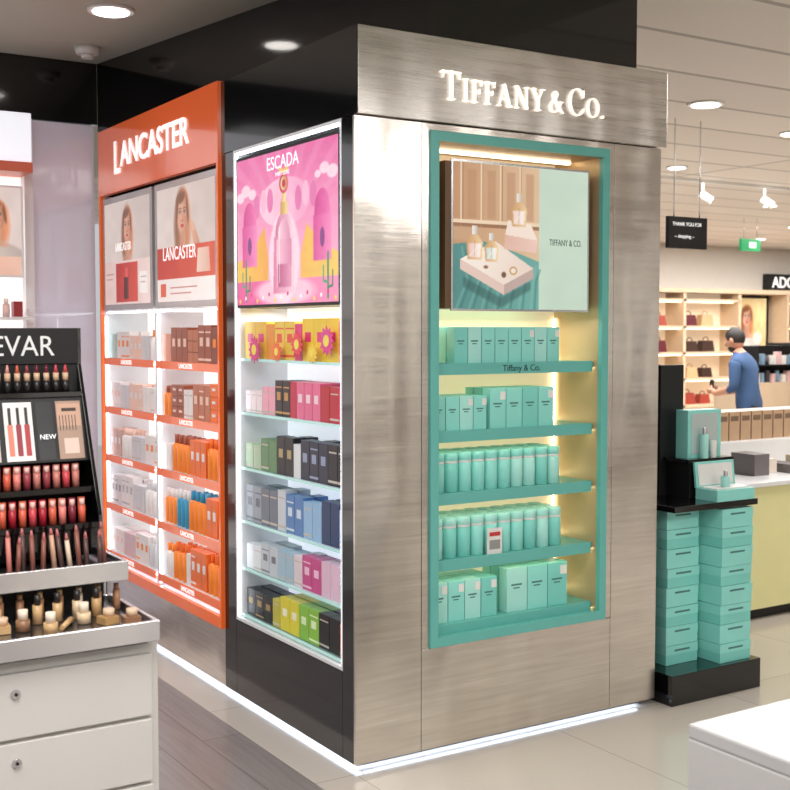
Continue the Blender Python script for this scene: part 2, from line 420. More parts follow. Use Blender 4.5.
def glyph(ch):
    P = []
    def st(x0, y0, x1, y1): P.append([(x0, y0), (x1, y0), (x1, y1), (x0, y1)])
    def dg(xb, yb, xt, yt, w): P.append([(xb-w/2, yb), (xb+w/2, yb), (xt+w/2, yt), (xt-w/2, yt)])
    sf = 0.045
    if ch == 'T':
        st(.36, 0, .50, 1); st(.24, 0, .62, sf); st(0, 1-.07, .86, 1); P.append([(0, 1), (0, .74), (.03, .74), (.09, .95)]); P.append([(.86, 1), (.86, .74), (.83, .74), (.77, .95)]); return P, .86
    if ch == 'I':
        st(.12, 0, .26, 1); st(0, 0, .38, sf); st(0, 1-sf, .38, 1); return P, .38
    if ch == 'F':
        st(.12, 0, .26, 1); st(0, 0, .38, sf); st(0, 1-.06, .66, 1); st(.2, .48, .52, .54); P.append([(.66, 1), (.66, .76), (.635, .76), (.58, .95)]); st(.5, .4, .525, .62); return P, .66
    if ch == 'A':
        dg(.12, 0, .46, 1, .05); dg(.80, 0, .44, 1, .16); st(.22, .3, .7, .35); st(0, 0, .26, sf); st(.62, 0, .98, sf); return P, .96
    if ch == 'N':
        st(.13, 0, .18, 1); st(.80, 0, .85, 1); dg(.80, 0, .17, 1, .16); st(.02, 0, .29, sf); st(.69, 1-sf, .96, 1); st(0, 1-sf, .2, 1); return P, .96
    if ch == 'Y':
        st(.38, 0, .52, .45); st(.26, 0, .64, sf); dg(.45, .42, .14, 1, .15); dg(.45, .42, .76, 1, .05); st(0, 1-sf, .3, 1); st(.62, 1-sf, .9, 1); return P, .88
    if ch in 'OC':
        n = 28; g0, g1 = (0, n) if ch == 'O' else (3, n-3)
        for i in range(g0, g1):
            a, b2 = 2*math.pi*i/n, 2*math.pi*(i+1)/n
            f = lambda q, o: ((.5+(.48 if o else .345)*math.cos(q)), (.5+(.52 if o else .475)*math.sin(q)))
            P.append([f(a, 1), f(b2, 1), f(b2, 0), f(a, 0)])
        if ch == 'C':
            P.append([(.84, .68), (.875, .68), (.875, .98), (.80, .86)]); P.append([(.80, .16), (.875, .22), (.89, .3), (.84, .26)])
            return P, .92
        return P, 1.0
    if ch == '&':
        path = [(.98, .02), (.80, .12), (.30, .72), (.26, .86), (.36, .98), (.50, .97), (.58, .86), (.52, .72), (.2, .48), (.08, .28), (.16, .08), (.36, .02), (.58, .1), (.74, .3), (.82, .5)]
        for i, ((a, b1), (c1, d1)) in enumerate(zip(path[:-1], path[1:])):
            wd = .12 if i in (1, 8, 9) else .065
            L = math.hypot(c1-a, d1-b1); nx, ny = -(d1-b1)/L*wd/2, (c1-a)/L*wd/2
            P.append([(a+nx, b1+ny), (c1+nx, d1+ny), (c1-nx, d1-ny), (a-nx, b1-ny)])
        st(.70, .5, .98, .54); return P, 1.0
    if ch == '.':
        P.append([(.08+.08*math.cos(q*math.pi/5), .07+.08*math.sin(q*math.pi/5)) for q in range(10)]); return P, .16
    return P, .3
def serif_sign(name, seq, x0, x1, zb, cap, y, m, parent, depth=0.010):
    total = sum(glyph(ch)[1]*hh*0.94+0.12*1 if ch != ' ' else .12 for ch, hh in seq)-0.12
    sc = (x1-x0)/total
    mb = MB(name, parent); x = x0
    for ch, hh in seq:
        if ch == ' ': x += .12*sc; continue
        P, gw = glyph(ch)
        for p in P:
            mb.prism([(x+px*hh*0.94*sc, y, zb+pz*hh*cap) for px, pz in p], (0, -depth, 0), m)
        x += (gw*hh*0.94+0.12)*sc
    mb.build()
serif_sign('sign_lettering', [('T', 1.), ('I', .8), ('F', .8), ('F', .8), ('A', .8), ('N', .8), ('Y', .8), (' ', 1), ('&', .8), (' ', 1), ('C', 1.), ('O', .72), ('.', .8)],
           0.345, 1.10, 2.370, 0.10, -0.0225, M_letter, kiosk)

# --- front lightbox poster
k = MB('front_lightbox', kiosk)
px0, px1, pz0, pz1 = 0.425, 1.065, 1.632, 2.165
k.box(px0-0.03, px1+0.01, 0.028, 0.22, pz0, pz1, mat('lightbox_bronze_side', S(110, 84, 60), .4, .2))
k.box(px0-0.008, px1+0.008, 0.020, 0.0279, pz0-0.008, pz1+0.008, M_chrome)
k.build()
w_, h_ = px1-px0, pz1-pz0
P = Print(w_, h_, 240, 200, (186, 216, 196))
P.grad((192, 216, 198), (210, 230, 214), P.A*.6+P.B*.4)
P.rect(0, 0, .62, 1, (196, 150, 114), col2=(230, 198, 164))
for a, wd in ((.05, .03), (.19, .03), (.33, .03), (.47, .03)):
    P.rect(a, .56, a+wd*.4, 1, (236, 208, 178)); P.rect(a+wd*.4, .56, a+wd*.6, 1, (150, 108, 80), op=.6); P.rect(a+.05, .62, a+.11, .95, (186, 140, 108), op=.5, blur=2)
P.rect(0, .56, .62, .585, (150, 104, 76), op=.8); P.rect(0, .585, .62, .61, (242, 218, 190))
P.poly([(0, 0), (.62, 0), (.62, .34), (.45, .40), (.2, .47), (0, .44)], (84, 140, 136), (116, 176, 168))
for i in range(7):
    P.line([(.02+.09*i, 0), (.10+.08*i, .2), (.06+.09*i, .42-.02*i)], .02, (134, 192, 184), .35); P.line([(.05+.09*i, 0), (.12+.08*i, .2), (.09+.09*i, .40-.02*i)], .02, (54, 106, 104), .35)
P.rect(0, .47, .2, .56, (206, 170, 140), op=.6, blur=3)
P.poly([(.07, .22), (.34, .08), (.56, .20), (.56, .14), (.34, .01), (.07, .15)], (50, 84, 82), op=.5, blur=4)
P.poly([(.05, .34), (.36, .17), (.58, .29), (.30, .47)], (250, 240, 230), (236, 216, 204)); P.poly([(.05, .34), (.36, .17), (.36, .10), (.05, .27)], (226, 200, 190)); P.poly([(.36, .17), (.58, .29), (.58, .22), (.36, .10)], (196, 172, 166))
P.poly([(.36, .42), (.60, .40), (.61, .49), (.37, .52)], (228, 186, 172), (240, 208, 196)); P.poly([(.37, .52), (.61, .49), (.56, .60), (.39, .62)], (250, 232, 220))
for a, b_, k_, tint in [(.15, .34, 1, (236, 196, 190)), (.27, .33, .85, (200, 222, 214)), (.47, .58, 1.0, (246, 216, 206))]:
    r = k_
    P.poly([(a-.05*r, b_), (a+.05*r, b_), (a+.06*r, b_+.12*r), (a+.02*r, b_+.17*r), (a-.02*r, b_+.17*r), (a-.06*r, b_+.12*r)], (206, 160, 110), (244, 214, 170), blur=1)
    P.poly([(a-.038*r, b_+.015), (a+.038*r, b_+.015), (a+.045*r, b_+.11*r), (a-.045*r, b_+.11*r)], tint, (255, 246, 240), blur=1)
    P.line([(a, b_+.02), (a, b_+.13*r)], .006, (190, 140, 100), .6); P.line([(a-.04*r, b_+.02), (a+.04*r, b_+.11*r)], .005, (255, 255, 255), .6)
    P.rect(a-.018*r, b_+.17*r, a+.018*r, b_+.23*r, (250, 246, 240), col2=(200, 190, 180))
P.ell(.43, .27, .035, .03, (206, 166, 110), .2); P.ell(.43, .27, .022, .018, (246, 232, 222), .2); P.ell(.36, .24, .02, .02, (120, 84, 60), .5); P.ell(.23, .29, .02, .012, (150, 110, 86), .4)
P.mottle(8, .03)
P.build('front_poster_print', (px0, 0.0192, pz0), 'F', kiosk)
text('poster_lettering', 'TIFFANY & CO.', 0.034, (px0+.70*(px1-px0), 0.0185, pz0+.46*(pz1-pz0)), 'F', mat('art_text', S(70, 92, 88), .5), kiosk, ext=0.0004, sx=.7)

# ------------------------------------------------------------------ white niche (left face, near)
k = MB('side_niche_white', kiosk)
ey0, ey1, ez0, ez1 = 0.088, 0.985, 0.345, 2.287
k.box(0.0, 0.24, ey0, ey0+0.010, ez0, ez1, M_white)
k.box(0.0, 0.24, ey1-0.010, ey1, ez0, ez1, M_white)
k.box(0.0, 0.24, ey0+.010, ey1-.010, ez1-0.012, ez1, M_white)
k.box(0.0, 0.24, ey0+.010, ey1-.010, ez0, ez0+0.012, M_white)
k.box(0.24, 0.25, ey0, ey1, ez0, ez1, M_glow_w)
k.box(0.004, 0.012, ey1-0.018, ey1-0.0105, ez0+.02, ez1-.02, M_led_w)
k.box(0.004, 0.012, ey0+0.0105, ey0+0.018, ez0+.02, ez1-.02, M_led_w)
k.box(0.004, 0.014, ey0+.03, ey1-.03, ez1-.022, ez1-.013, M_led_w)
k.build()
ESH = [1.437, 1.216, 0.987, 0.765, 0.568, 0.372]
k = MB('glass_shelves', kiosk)
M_gedge = mat('glass_edge', S(170, 210, 206), .1, emis=.3)
for z in ESH:
    k.box(0.022, 0.238, ey0+.021, ey1-.021, z-0.008, z, M_glass)
    k.box(0.018, 0.0219, ey0+.021, ey1-.021, z-0.010, z+0.001, M_gedge)
    for yy in (ey0+.2, ey1-.2): k.cyl(0.225, yy, z-0.014, z-0.0081, .006, M_chrome)
k.build()
k = MB('side_lightbox', kiosk)
qy1, qy0, qz0, qz1 = 0.968, 0.105, 1.643, 2.25
k.box(0.004, 0.20, qy0, qy1, qz0, qz1, M_blackm); k.build()
w_, h_ = qy1-qy0-.024, qz1-qz0-.024
P = Print(w_, h_, 230, 200, (240, 130, 180))
P.grad((246, 190, 212), (232, 110, 168), P.B*1.1-.1)
for i in range(14):
    q = math.pi*i/13; P.poly([(.5, .5), (.5+1.2*math.cos(q-.05), .5+1.2*math.sin(q-.05)), (.5+1.2*math.cos(q+.05), .5+1.2*math.sin(q+.05))], (250, 170, 206), op=.25, blur=1)
for (a, b_, r) in [(.10, .78, .07), (.17, .75, .06), (.04, .74, .06), (.88, .82, .06), (.95, .79, .07), (.82, .79, .04)]: P.ell(a, b_, r, r*.6, (252, 222, 234), .25, op=.9)
P.ell(.5, .66, .36, .16, (250, 208, 224), .05, 0, (240, 160, 200))
for i in range(9): P.ell(.22+.07*i, .66+.03*math.sin(i*1.1), .045, .08, (246, 186, 212) if i % 2 else (226, 120, 176), .1)
P.poly([(0, .30), (.16, .34), (.30, .52), (.34, .30), (.34, .14), (0, .14)], (240, 196, 80), (236, 166, 70), blur=1)
P.poly([(1, .30), (.86, .36), (.72, .50), (.66, .30), (.66, .14), (1, .14)], (236, 180, 80), (240, 204, 100), blur=1)
P.ell(.14, .56, .10, .14, (206, 60, 140), .06, 0, (236, 120, 180)); P.ell(.86, .56, .10, .14, (206, 60, 140), .06, 0, (236, 120, 180))
P.rect(.06, .26, .22, .54, (214, 70, 150), col2=(240, 140, 190), blur=1); P.rect(.78, .26, .94, .54, (214, 70, 150), col2=(240, 140, 190), blur=1)
P.ell(.14, .40, .03, .06, (130, 50, 130), .2); P.ell(.86, .40, .03, .06, (130, 50, 130), .2)
P.rect(0, 0, 1, .16, (226, 84, 150), col2=(240, 146, 186)); P.ell(.5, .08, .42, .09, (246, 196, 216), .3)
P.ell(.5, .30, .22, .30, (250, 222, 234), .10, op=.8)
P.ell(.5, .44, .125, .16, (204, 110, 150), .08, 0, (246, 206, 220)); P.poly([(.39, .07), (.61, .07), (.60, .44), (.40, .44)], (216, 120, 158), (246, 212, 224), blur=1)
P.ell(.5, .43, .085, .12, (248, 208, 222), .15, 0, (216, 140, 174)); P.poly([(.43, .11), (.57, .11), (.575, .42), (.425, .42)], (246, 198, 216), (214, 130, 168), blur=1)
P.poly([(.44, .11), (.56, .11), (.56, .26), (.44, .26)], (180, 76, 126), (226, 150, 180), blur=1)
P.line([(.455, .14), (.452, .5)], .008, (255, 250, 252), .8)
P.rect(.465, .58, .535, .66, (196, 154, 80), col2=(246, 220, 144)); P.rect(.48, .66, .52, .74, (222, 186, 110), col2=(250, 232, 180))
P.ell(.5, .78, .065, .065, (186, 50, 80), .08, 0, (234, 110, 130)); P.ell(.5, .78, .045, .045, (244, 220, 160), .1, 0, (204, 150, 80)); P.ell(.5, .78, .026, .026, (196, 44, 74), .15)
P.poly([(.46, .85), (.54, .85), (.55, .90), (.5, .87), (.45, .90)], (236, 196, 104))
for a in (.10, .91):
    P.line([(a, .03), (a, .30)], .022, (70, 140, 100)); P.line([(a-.04, .22), (a-.04, .13), (a, .12)], .016, (84, 156, 112)); P.line([(a+.04, .19), (a+.04, .10), (a, .09)], .016, (60, 124, 90))
for i in range(16): P.ell(.03+.063*i, .025+.02*(i % 3), .014, .014, [(250, 210, 80), (255, 240, 246), (214, 60, 120)][i % 3], .3)
P.mottle(30, .04)
P.build('side_poster_print', (0.0032, qy1-.012, qz0+.012), 'L', kiosk)
text('poster_title', 'ESCADA', 0.072, (0.002, .5*(qy0+qy1)+.01, qz1-.080), 'L', M_letter_w, kiosk, ext=0.0004, align='CENTER')
text('poster_subtitle', 'FAIRY LOVE', 0.022, (0.002, .5*(qy0+qy1)+.01, qz1-.108), 'L', M_letter_w, kiosk, ext=0.0004, align='CENTER')

# ------------------------------------------------------------------ orange bay (left face, far)
k = MB('side_niche_orange', kiosk)
oy0, oy1 = 1.10, 2.645
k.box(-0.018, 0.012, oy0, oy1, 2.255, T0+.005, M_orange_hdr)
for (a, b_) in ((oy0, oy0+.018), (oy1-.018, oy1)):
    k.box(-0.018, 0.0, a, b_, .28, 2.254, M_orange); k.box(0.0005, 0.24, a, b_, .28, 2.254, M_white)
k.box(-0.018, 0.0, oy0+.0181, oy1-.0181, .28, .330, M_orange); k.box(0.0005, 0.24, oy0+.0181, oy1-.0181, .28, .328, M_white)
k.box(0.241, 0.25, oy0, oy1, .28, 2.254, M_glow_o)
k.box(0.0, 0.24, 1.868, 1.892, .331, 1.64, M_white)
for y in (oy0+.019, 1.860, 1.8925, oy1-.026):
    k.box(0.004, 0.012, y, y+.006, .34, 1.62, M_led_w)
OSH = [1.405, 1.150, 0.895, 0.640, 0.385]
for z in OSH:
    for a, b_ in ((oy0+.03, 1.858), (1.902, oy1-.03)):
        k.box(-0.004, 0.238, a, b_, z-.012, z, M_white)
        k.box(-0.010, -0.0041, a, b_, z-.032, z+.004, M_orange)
        k.box(0.004, 0.016, a+.01, b_-.01, z-.020, z-.0125, M_led_w)  # glowing strips added under each shelf to brighten the products
k.box(0.004, 0.016, oy0+.04, 2.6, 1.640, 1.648, M_led_w)
k.build()
for z in OSH:
    for yc in (1.49, 2.27):
        text('shelf_label', 'LANCASTER', 0.030, (-0.0112, yc, z-.024), 'L', M_letter_w, kiosk, ext=0.0004, sx=.95, bold=.0006, align='CENTER')
text('side_sign_lettering', 'ANCASTER', 0.170, (-0.022, 2.285, 2.375), 'L', M_letter_w, kiosk, ext=0.003, sx=1.04, bold=.0025)
text('side_sign_initial', 'L', 0.235, (-0.022, 2.39, 2.345), 'L', M_letter_w, kiosk, ext=0.003, sx=.85, bold=.002)
k = MB('side_lightbox_portraits', kiosk)
M_alu = mat('frame_silver', S(196, 193, 193), .25, .5)
for (a, b_, flip) in ((1.128, 1.862, 0), (1.90, 2.618, 1)):
    z0_, z1_ = 1.655, 2.235
    k.box(-0.006, .12, a, b_, z0_, z1_, M_alu)
    w_, h_ = b_-a-.06, z1_-z0_-.06
    P = Print(w_, h_, 200, 180, (224, 210, 206))
    P.grad((228, 214, 208), (204, 188, 182), P.A*.7+P.B*.3)
    if flip:
        P.woman(.52, .74, 1.3, (128, 84, 62), shirt=(240, 232, 228))
        P.rect(0, 0, 1, .42, (226, 196, 190), col2=(238, 214, 208)); P.rect(.26, .02, .74, .40, (180, 46, 40), col2=(212, 80, 62))
        P.rect(.44, .05, .54, .26, (60, 24, 26), col2=(120, 60, 54)); P.rect(.46, .26, .52, .35, (204, 60, 60), col2=(230, 110, 100)); P.rect(.78, .1, .94, .3, (246, 238, 234))
        P.line([(.8, .25), (.92, .25)], .008, (160, 120, 116)); P.line([(.8, .2), (.9, .2)], .008, (160, 120, 116)); P.line([(.04, .3), (.2, .3)], .01, (180, 110, 104)); P.line([(.04, .25), (.18, .25)], .008, (180, 110, 104))
    else:
        P.woman(.46, .74, 1.5, (128, 86, 64), skin=(226, 176, 150), shirt=(214, 150, 120))
        P.poly([(.68, .36), (.80, .40), (.68, .62), (.63, .68), (.59, .66), (.62, .58)], (226, 178, 152), (190, 132, 106), blur=2)
        for i in range(4): P.line([(.63+.014*i, .60), (.60+.02*i, .69-.012*i)], .016, (226, 178, 152))
        P.rect(0, .20, 1, .48, (190, 56, 42), col2=(216, 90, 66)); P.rect(0, 0, 1, .20, (236, 222, 218), col2=(244, 234, 230))
        P.rect(.06, .04, .16, .16, (214, 90, 60)); P.line([(.24, .12), (.7, .12)], .012, (190, 120, 110)); P.line([(.24, .07), (.6, .07)], .010, (190, 120, 110))
        P.poly([(.70, .24), (.92, .24), (.90, .44), (.72, .44)], (236, 208, 194), (220, 170, 150))
    P.mottle(9, .05)
    P.build('portrait_print', (-0.0066, b_-.03, z0_+.03), 'L', kiosk)
k.build()
text('portrait_lettering', 'LANCASTER', 0.085, (-0.008, 1.76, 1.875), 'L', M_letter_w, kiosk, ext=0.0004, sx=.85)
text('portrait_lettering', 'LANCASTER', 0.06, (-0.008, 2.42, 1.955), 'L', M_letter_w, kiosk, ext=0.0004, sx=.7)

# ------------------------------------------------------------------ products
cm = {}
def C(r, g, b, rough=.35):
    key = (r, g, b)
    if key not in cm: cm[key] = mat('card_%d_%d_%d' % key, S(r, g, b), rough, var=.08, vscale=20)
    return cm[key]
def put(mb, face, s0, s1, d0, d1, z0, z1, m):
    if face == 'L': mb.box(d0, d1, s0, s1, z0, z1, m)
    else: mb.box(s0, s1, d0, d1, z0, z1, m)
def pbox(mb, face, s, w, d, dep, z, h, m, label=None, lid=None):
    put(mb, face, s, s+w, d, d+dep, z, z+h, m)
    if label: put(mb, face, s+w*.25, s+w*.75, d-.0008, d, z+h*.45, z+h*.68, label)
def bottle(mb, face, s, d, z, r, h, m, cap):
    x, y = (d, s) if face == 'L' else (s, d)
    mb.cyl(x, y, z, z+h*.70, r, m); mb.cyl(x, y, z+h*.70, z+h*.76, r, m, r1=r*.6); mb.cyl(x, y, z+h*.76, z+h, r*.55, cap)

p = MB('teal_perfume_boxes')
e = 0.0006
M_tprint = mat('teal_label_text', S(70, 124, 120), .5)
def tealrow(z, s0, s1, w, h, kind, d=0.060, back=True):
    s = s0
    while s+w <= s1:
        m = random.choice([M_tealbox, M_tealbox, M_tealbox2, M_tealpale])
        if kind == 'box':
            pbox(p, 'F', s, w-.003, d, .05, z+e, h, m)
            p.box(s+w*.2, s+w*.72, d-.0006, d, z+h*.60, z+h*.64, M_tprint); p.box(s+w*.3, s+w*.62, d-.0006, d, z+h*.53, z+h*.56, M_tprint)
            if random.random() < .35: p.box(s+w*.62, s+w*.95, d-.001, d, z+h*.72, z+h*.92, M_whitem)
            if back:
                pbox(p, 'F', s, w-.003, d+.055, .05, z+e, h, M_tealbox2); pbox(p, 'F', s, w-.003, d+.110, .05, z+e, h, M_tealbox)
        else:
            for dd in (d+.025, d+.085, d+.145):
                r = w/2-.002
                p.cyl(s+w/2, dd, z+e, z+e+h*.74, r, m, n=18); p.cyl(s+w/2, dd, z+e+h*.742, z+e+h*.80, r*.97, M_whitem, n=18); p.cyl(s+w/2, dd, z+e+h*.80, z+e+h, r, M_tealbox if kind == 'cyl' else M_tealpale, n=18)
            p.box(s+w*.32, s+w*.66, d-.0008, d+.004, z+h*.38, z+h*.44, M_tprint)
        s += w+.001
tealrow(SH[0], .46, .97, .062, .135, 'box'); tealrow(SH[0], .38, .45, .05, .05, 'box', d=.12, back=False)
tealrow(SH[1], .36, .62, .062, .125, 'box'); tealrow(SH[1], .625, .95, .077, .15, 'box')
tealrow(SH[2], .37, 1.0, .060, .145, 'cyl')
tealrow(SH[3], .36, 1.02, .062, .15, 'cyl2')
tealrow(SH[4], .36, .70, .075, .15, 'box'); tealrow(SH[4], .71, 1.02, .10, .17, 'box')
p.box(.60, .67, .040, .043, SH[3]+e, SH[3]+.10, M_whitem)
p.box(.61, .66, .0385, .0395, SH[3]+.07, SH[3]+.085, C(200, 60, 60)); p.box(.61, .66, .0385, .0395, SH[3]+.02, SH[3]+.055, C(150, 150, 150))
p.build(0.0012, 1)

p = MB('perfume_boxes')
def lrow(mb, z, y_hi, items, d=.035, y_lo=None):
    tot = sum(it[1]*it[3] for it in items); k_w = 1.0
    if y_lo is not None: k_w = (y_hi-y_lo)/tot
    y = y_hi
    for it in items:
        col, w, h, n = it[:4]; kind = it[4] if len(it) > 4 else 'box'; lab = it[5] if len(it) > 5 else None
        w *= k_w
        for i in range(n):
            m = C(*col)
            if kind == 'box':
                pbox(mb, 'L', y-w+.002, w-.003, d, .05, z+e, h, m, label=C(*lab) if lab else None)
                pbox(mb, 'L', y-w+.002, w-.003, d+.06, .05, z+e, h*random.choice([1, 1.0, .9]), m)
                if random.random() < .5:
                    put(mb, 'L', y-w+.002, y-.001, d-.0006, d, z+h*.08, z+h*.14, C(*(lab or (200, 190, 180))))
                    put(mb, 'L', y-w+.008, y-.008, d-.0006, d, z+h*.80, z+h*.84, C(*(lab or (200, 190, 180))))
            elif kind == 'stack':
                k_ = 3
                for q in range(k_):
                    pbox(mb, 'L', y-w+.002, w-.003, d, .09, z+e+q*h/k_, h/k_-.002, m, label=C(*lab) if lab else None)
            elif kind == 'bot':
                bottle(mb, 'L', y-w/2, d+.02, z+e, w*.42, h, m, C(*(lab or (230, 230, 230))))
                bottle(mb, 'L', y-w/2, d+.08, z+e, w*.42, h*.95, m, C(*(lab or (230, 230, 230))))
            y -= w
EL = .112
lrow(p, ESH[0], .955, [((236, 190, 60), .085, .15, 2, 'box', (220, 60, 130)), ((238, 150, 60), .06, .14, 1), ((240, 205, 80), .075, .15, 2, 'box', (235, 90, 60)), ((226, 60, 130), .05, .14, 1), ((244, 206, 60), .08, .16, 3, 'box', (225, 60, 120)), ((240, 120, 160), .05, .15, 1)], y_lo=EL)
lrow(p, ESH[1], .955, [((240, 222, 226), .045, .09, 3), ((244, 170, 190), .05, .11, 2), ((40, 30, 34), .055, .14, 2, 'box', (200, 150, 80)), ((200, 40, 70), .045, .14, 1), ((234, 110, 150), .055, .14, 3, 'box', (250, 220, 230)), ((190, 30, 50), .06, .13, 2), ((240, 130, 160), .05, .13, 1)], y_lo=EL)
lrow(p, ESH[2], .955, [((170, 196, 160), .06, .10, 2), ((100, 140, 96), .06, .13, 2), ((24, 24, 28), .06, .15, 2, 'box', (180, 160, 110)), ((226, 228, 232), .05, .13, 1), ((34, 40, 62), .06, .15, 3, 'box', (150, 160, 190)), ((20, 20, 24), .06, .15, 2)], y_lo=EL)
lrow(p, ESH[3], .955, [((150, 156, 166), .06, .15, 2, 'box', (90, 95, 110)), ((110, 118, 132), .06, .15, 2), ((206, 212, 220), .06, .16, 1), ((84, 130, 190), .06, .15, 2, 'box', (210, 225, 240)), ((150, 190, 226), .06, .14, 2), ((34, 56, 100), .055, .16, 2), ((170, 200, 225), .05, .14, 1)], y_lo=EL)
lrow(p, ESH[4], .955, [((226, 228, 232), .06, .10, 2), ((200, 206, 214), .065, .12, 2, 'box', (120, 120, 130)), ((168, 196, 214), .06, .12, 2), ((232, 214, 222), .06, .12, 1), ((206, 74, 140), .065, .13, 2, 'box', (245, 200, 225)), ((228, 190, 210), .06, .13, 2), ((190, 198, 204), .05, .12, 1)], y_lo=EL)
lrow(p, ESH[5], .955, [((30, 30, 32), .07, .11, 3, 'box', (170, 140, 80)), ((196, 186, 70), .06, .11, 1), ((228, 214, 60), .07, .13, 2, 'box', (250, 250, 220)), ((140, 196, 70), .07, .13, 2, 'box', (230, 250, 200)), ((30, 30, 32), .07, .13, 2), ((232, 120, 60), .05, .12, 1)], y_lo=EL)
for (yy, zz, r, m) in [(.82, 1.475, .055, C(222, 60, 140)), (.45, 1.50, .05, C(240, 70, 90)), (.22, 1.515, .055, C(228, 70, 150)), (.62, 1.47, .04, C(250, 110, 60)), (.33, 1.47, .04, C(250, 210, 60))]:
    pts = []
    for i in range(24):
        q = r if i % 2 == 0 else r*.68
        pts.append((0.010, yy+q*math.cos(i*math.pi/12), zz+q*math.sin(i*math.pi/12)))
    p.prism(pts, (.003, 0, 0), m)
    p.tube((0.0095, yy, zz), (0.0085, yy, zz), r*.4, r*.4, C(250, 225, 90))
p.build(0.0012, 1)

p = MB('skincare_products')
R0, R1 = 1.850, 2.61
L0, L1 = 1.135, 1.905
br1, br2, br3 = (160, 86, 60), (190, 116, 84), (134, 70, 52)
wh, pe, si = (236, 231, 229), (242, 206, 190), (214, 214, 218)
og, od = (248, 140, 44), (238, 112, 36)
lrow(p, OSH[0], R1, [((150, 196, 190), .05, .13, 2), (wh, .055, .14, 3, 'box', og), (pe, .05, .12, 3, 'box', wh), (si, .045, .12, 2), (wh, .05, .15, 2, 'bot', og)], .02, L1)
lrow(p, OSH[0], R0, [((226, 150, 120), .05, .13, 2), (br1, .06, .16, 3, 'box', pe), (br2, .055, .15, 2, 'stack'), (br1, .065, .17, 2, 'box', pe), (br3, .06, .16, 2, 'box', og)], .02, L0)
lrow(p, OSH[1], R1, [(wh, .05, .13, 3, 'box', pe), (si, .06, .12, 2), (pe, .06, .13, 3, 'box', wh), (wh, .05, .12, 4)], .02, L1)
lrow(p, OSH[1], R0, [(og, .05, .14, 2, 'bot', br1), (br1, .07, .15, 2, 'stack', pe), (wh, .05, .13, 2), (br2, .06, .16, 3, 'box', pe), (od, .07, .17, 2, 'stack', wh)], .02, L0)
lrow(p, OSH[2], R1, [((206, 172, 162), .05, .14, 3, 'box', wh), (wh, .05, .15, 3, 'bot', pe), (si, .06, .12, 3), (wh, .06, .14, 3, 'box', og)], .02, L1)
lrow(p, OSH[2], R0, [(wh, .05, .12, 2), (og, .055, .17, 4, 'bot', br1), (od, .06, .16, 3, 'box', wh), (og, .05, .18, 4, 'bot', od)], .02, L0)
lrow(p, OSH[3], R1, [(si, .05, .15, 3, 'box', (120, 120, 126)), (wh, .055, .16, 3, 'box', (180, 180, 186)), (si, .05, .13, 3), (wh, .05, .16, 4, 'bot', si)], .02, L1)
lrow(p, OSH[3], R0, [(og, .05, .16, 3, 'bot', wh), ((50, 150, 190), .05, .17, 3, 'bot', wh), (og, .055, .18, 4, 'bot', (50, 150, 190)), (od, .06, .17, 2, 'box', wh), (og, .045, .16, 2, 'bot', od)], .02, L0)
lrow(p, OSH[4], R1, [(wh, .06, .12, 3, 'box', pe), ((222, 190, 196), .055, .12, 3), (wh, .06, .14, 3, 'box', og), (si, .05, .15, 3, 'bot', wh)], .02, L1)
lrow(p, OSH[4], R0, [(wh, .05, .15, 2, 'bot', og), (og, .055, .17, 3, 'bot', od), (wh, .05, .14, 1), (od, .06, .17, 3, 'box', wh), (og, .05, .18, 4, 'bot', od)], .02, L0)
p.build(0.0012, 1)

# ------------------------------------------------------------------ glossy partition and lit shelving on the left
pz = MB('glossy_partition_panel')
pz.box(-0.352, -0.022, 2.70, 2.75, 0, 2.635, M_lav)
pz.build(0.002)
u = MB('wall_shelving_unit')
u.box(-0.40, -0.356, 2.66, 2.755, 0, 2.635, M_white)
u.box(-1.9, -0.40, 2.73, 2.755, 0, 2.635, M_glow_o)
u.box(-1.9, -0.40, 2.50, 2.73, 2.34, 2.39, C(216, 110, 84)); u.box(-1.9, -0.40, 2.52, 2.73, 2.39, 2.635, M_glow_w)
for z in (0.5, .8, 1.1, 1.40, 1.62):
    u.box(-1.9, -0.40, 2.52, 2.73, z-.015, z, M_white)
u.box(-1.9, -0.40, 2.55, 2.73, 0, .3, M_white)
u.box(-.78, -.425, 2.60, 2.64, 1.82, 2.28, M_white)
uo = u.build()
P = Print(.335, .44, 90, 110, (228, 214, 208)); P.woman(.62, .66, 1.3, (140, 94, 70)); P.rect(0, 0, 1, .22, (226, 170, 150), col2=(236, 196, 176)); P.mottle(6, .05)
P.build('shelf_portrait_print', (-.77, 2.599, 1.83), 'F', uo)
u = MB('makeup_products')
for z in (0.5, .8, 1.1, 1.40, 1.62):
    x = -1.2
    while x < -.46:
        h = random.uniform(.07, .14); m = C(*random.choice([(190, 50, 50), (220, 90, 70), (230, 200, 195), (150, 40, 45), (225, 170, 160)]))
        if random.random() < .5: u.box(x, x+.045, 2.58, 2.63, z+e, z+h, m)
        else: u.cyl(x+.022, 2.6, z+e, z+h*.7, .018, m); u.cyl(x+.022, 2.6, z+h*.7, z+h, .012, C(235, 225, 215))
        x += .055
u.build()

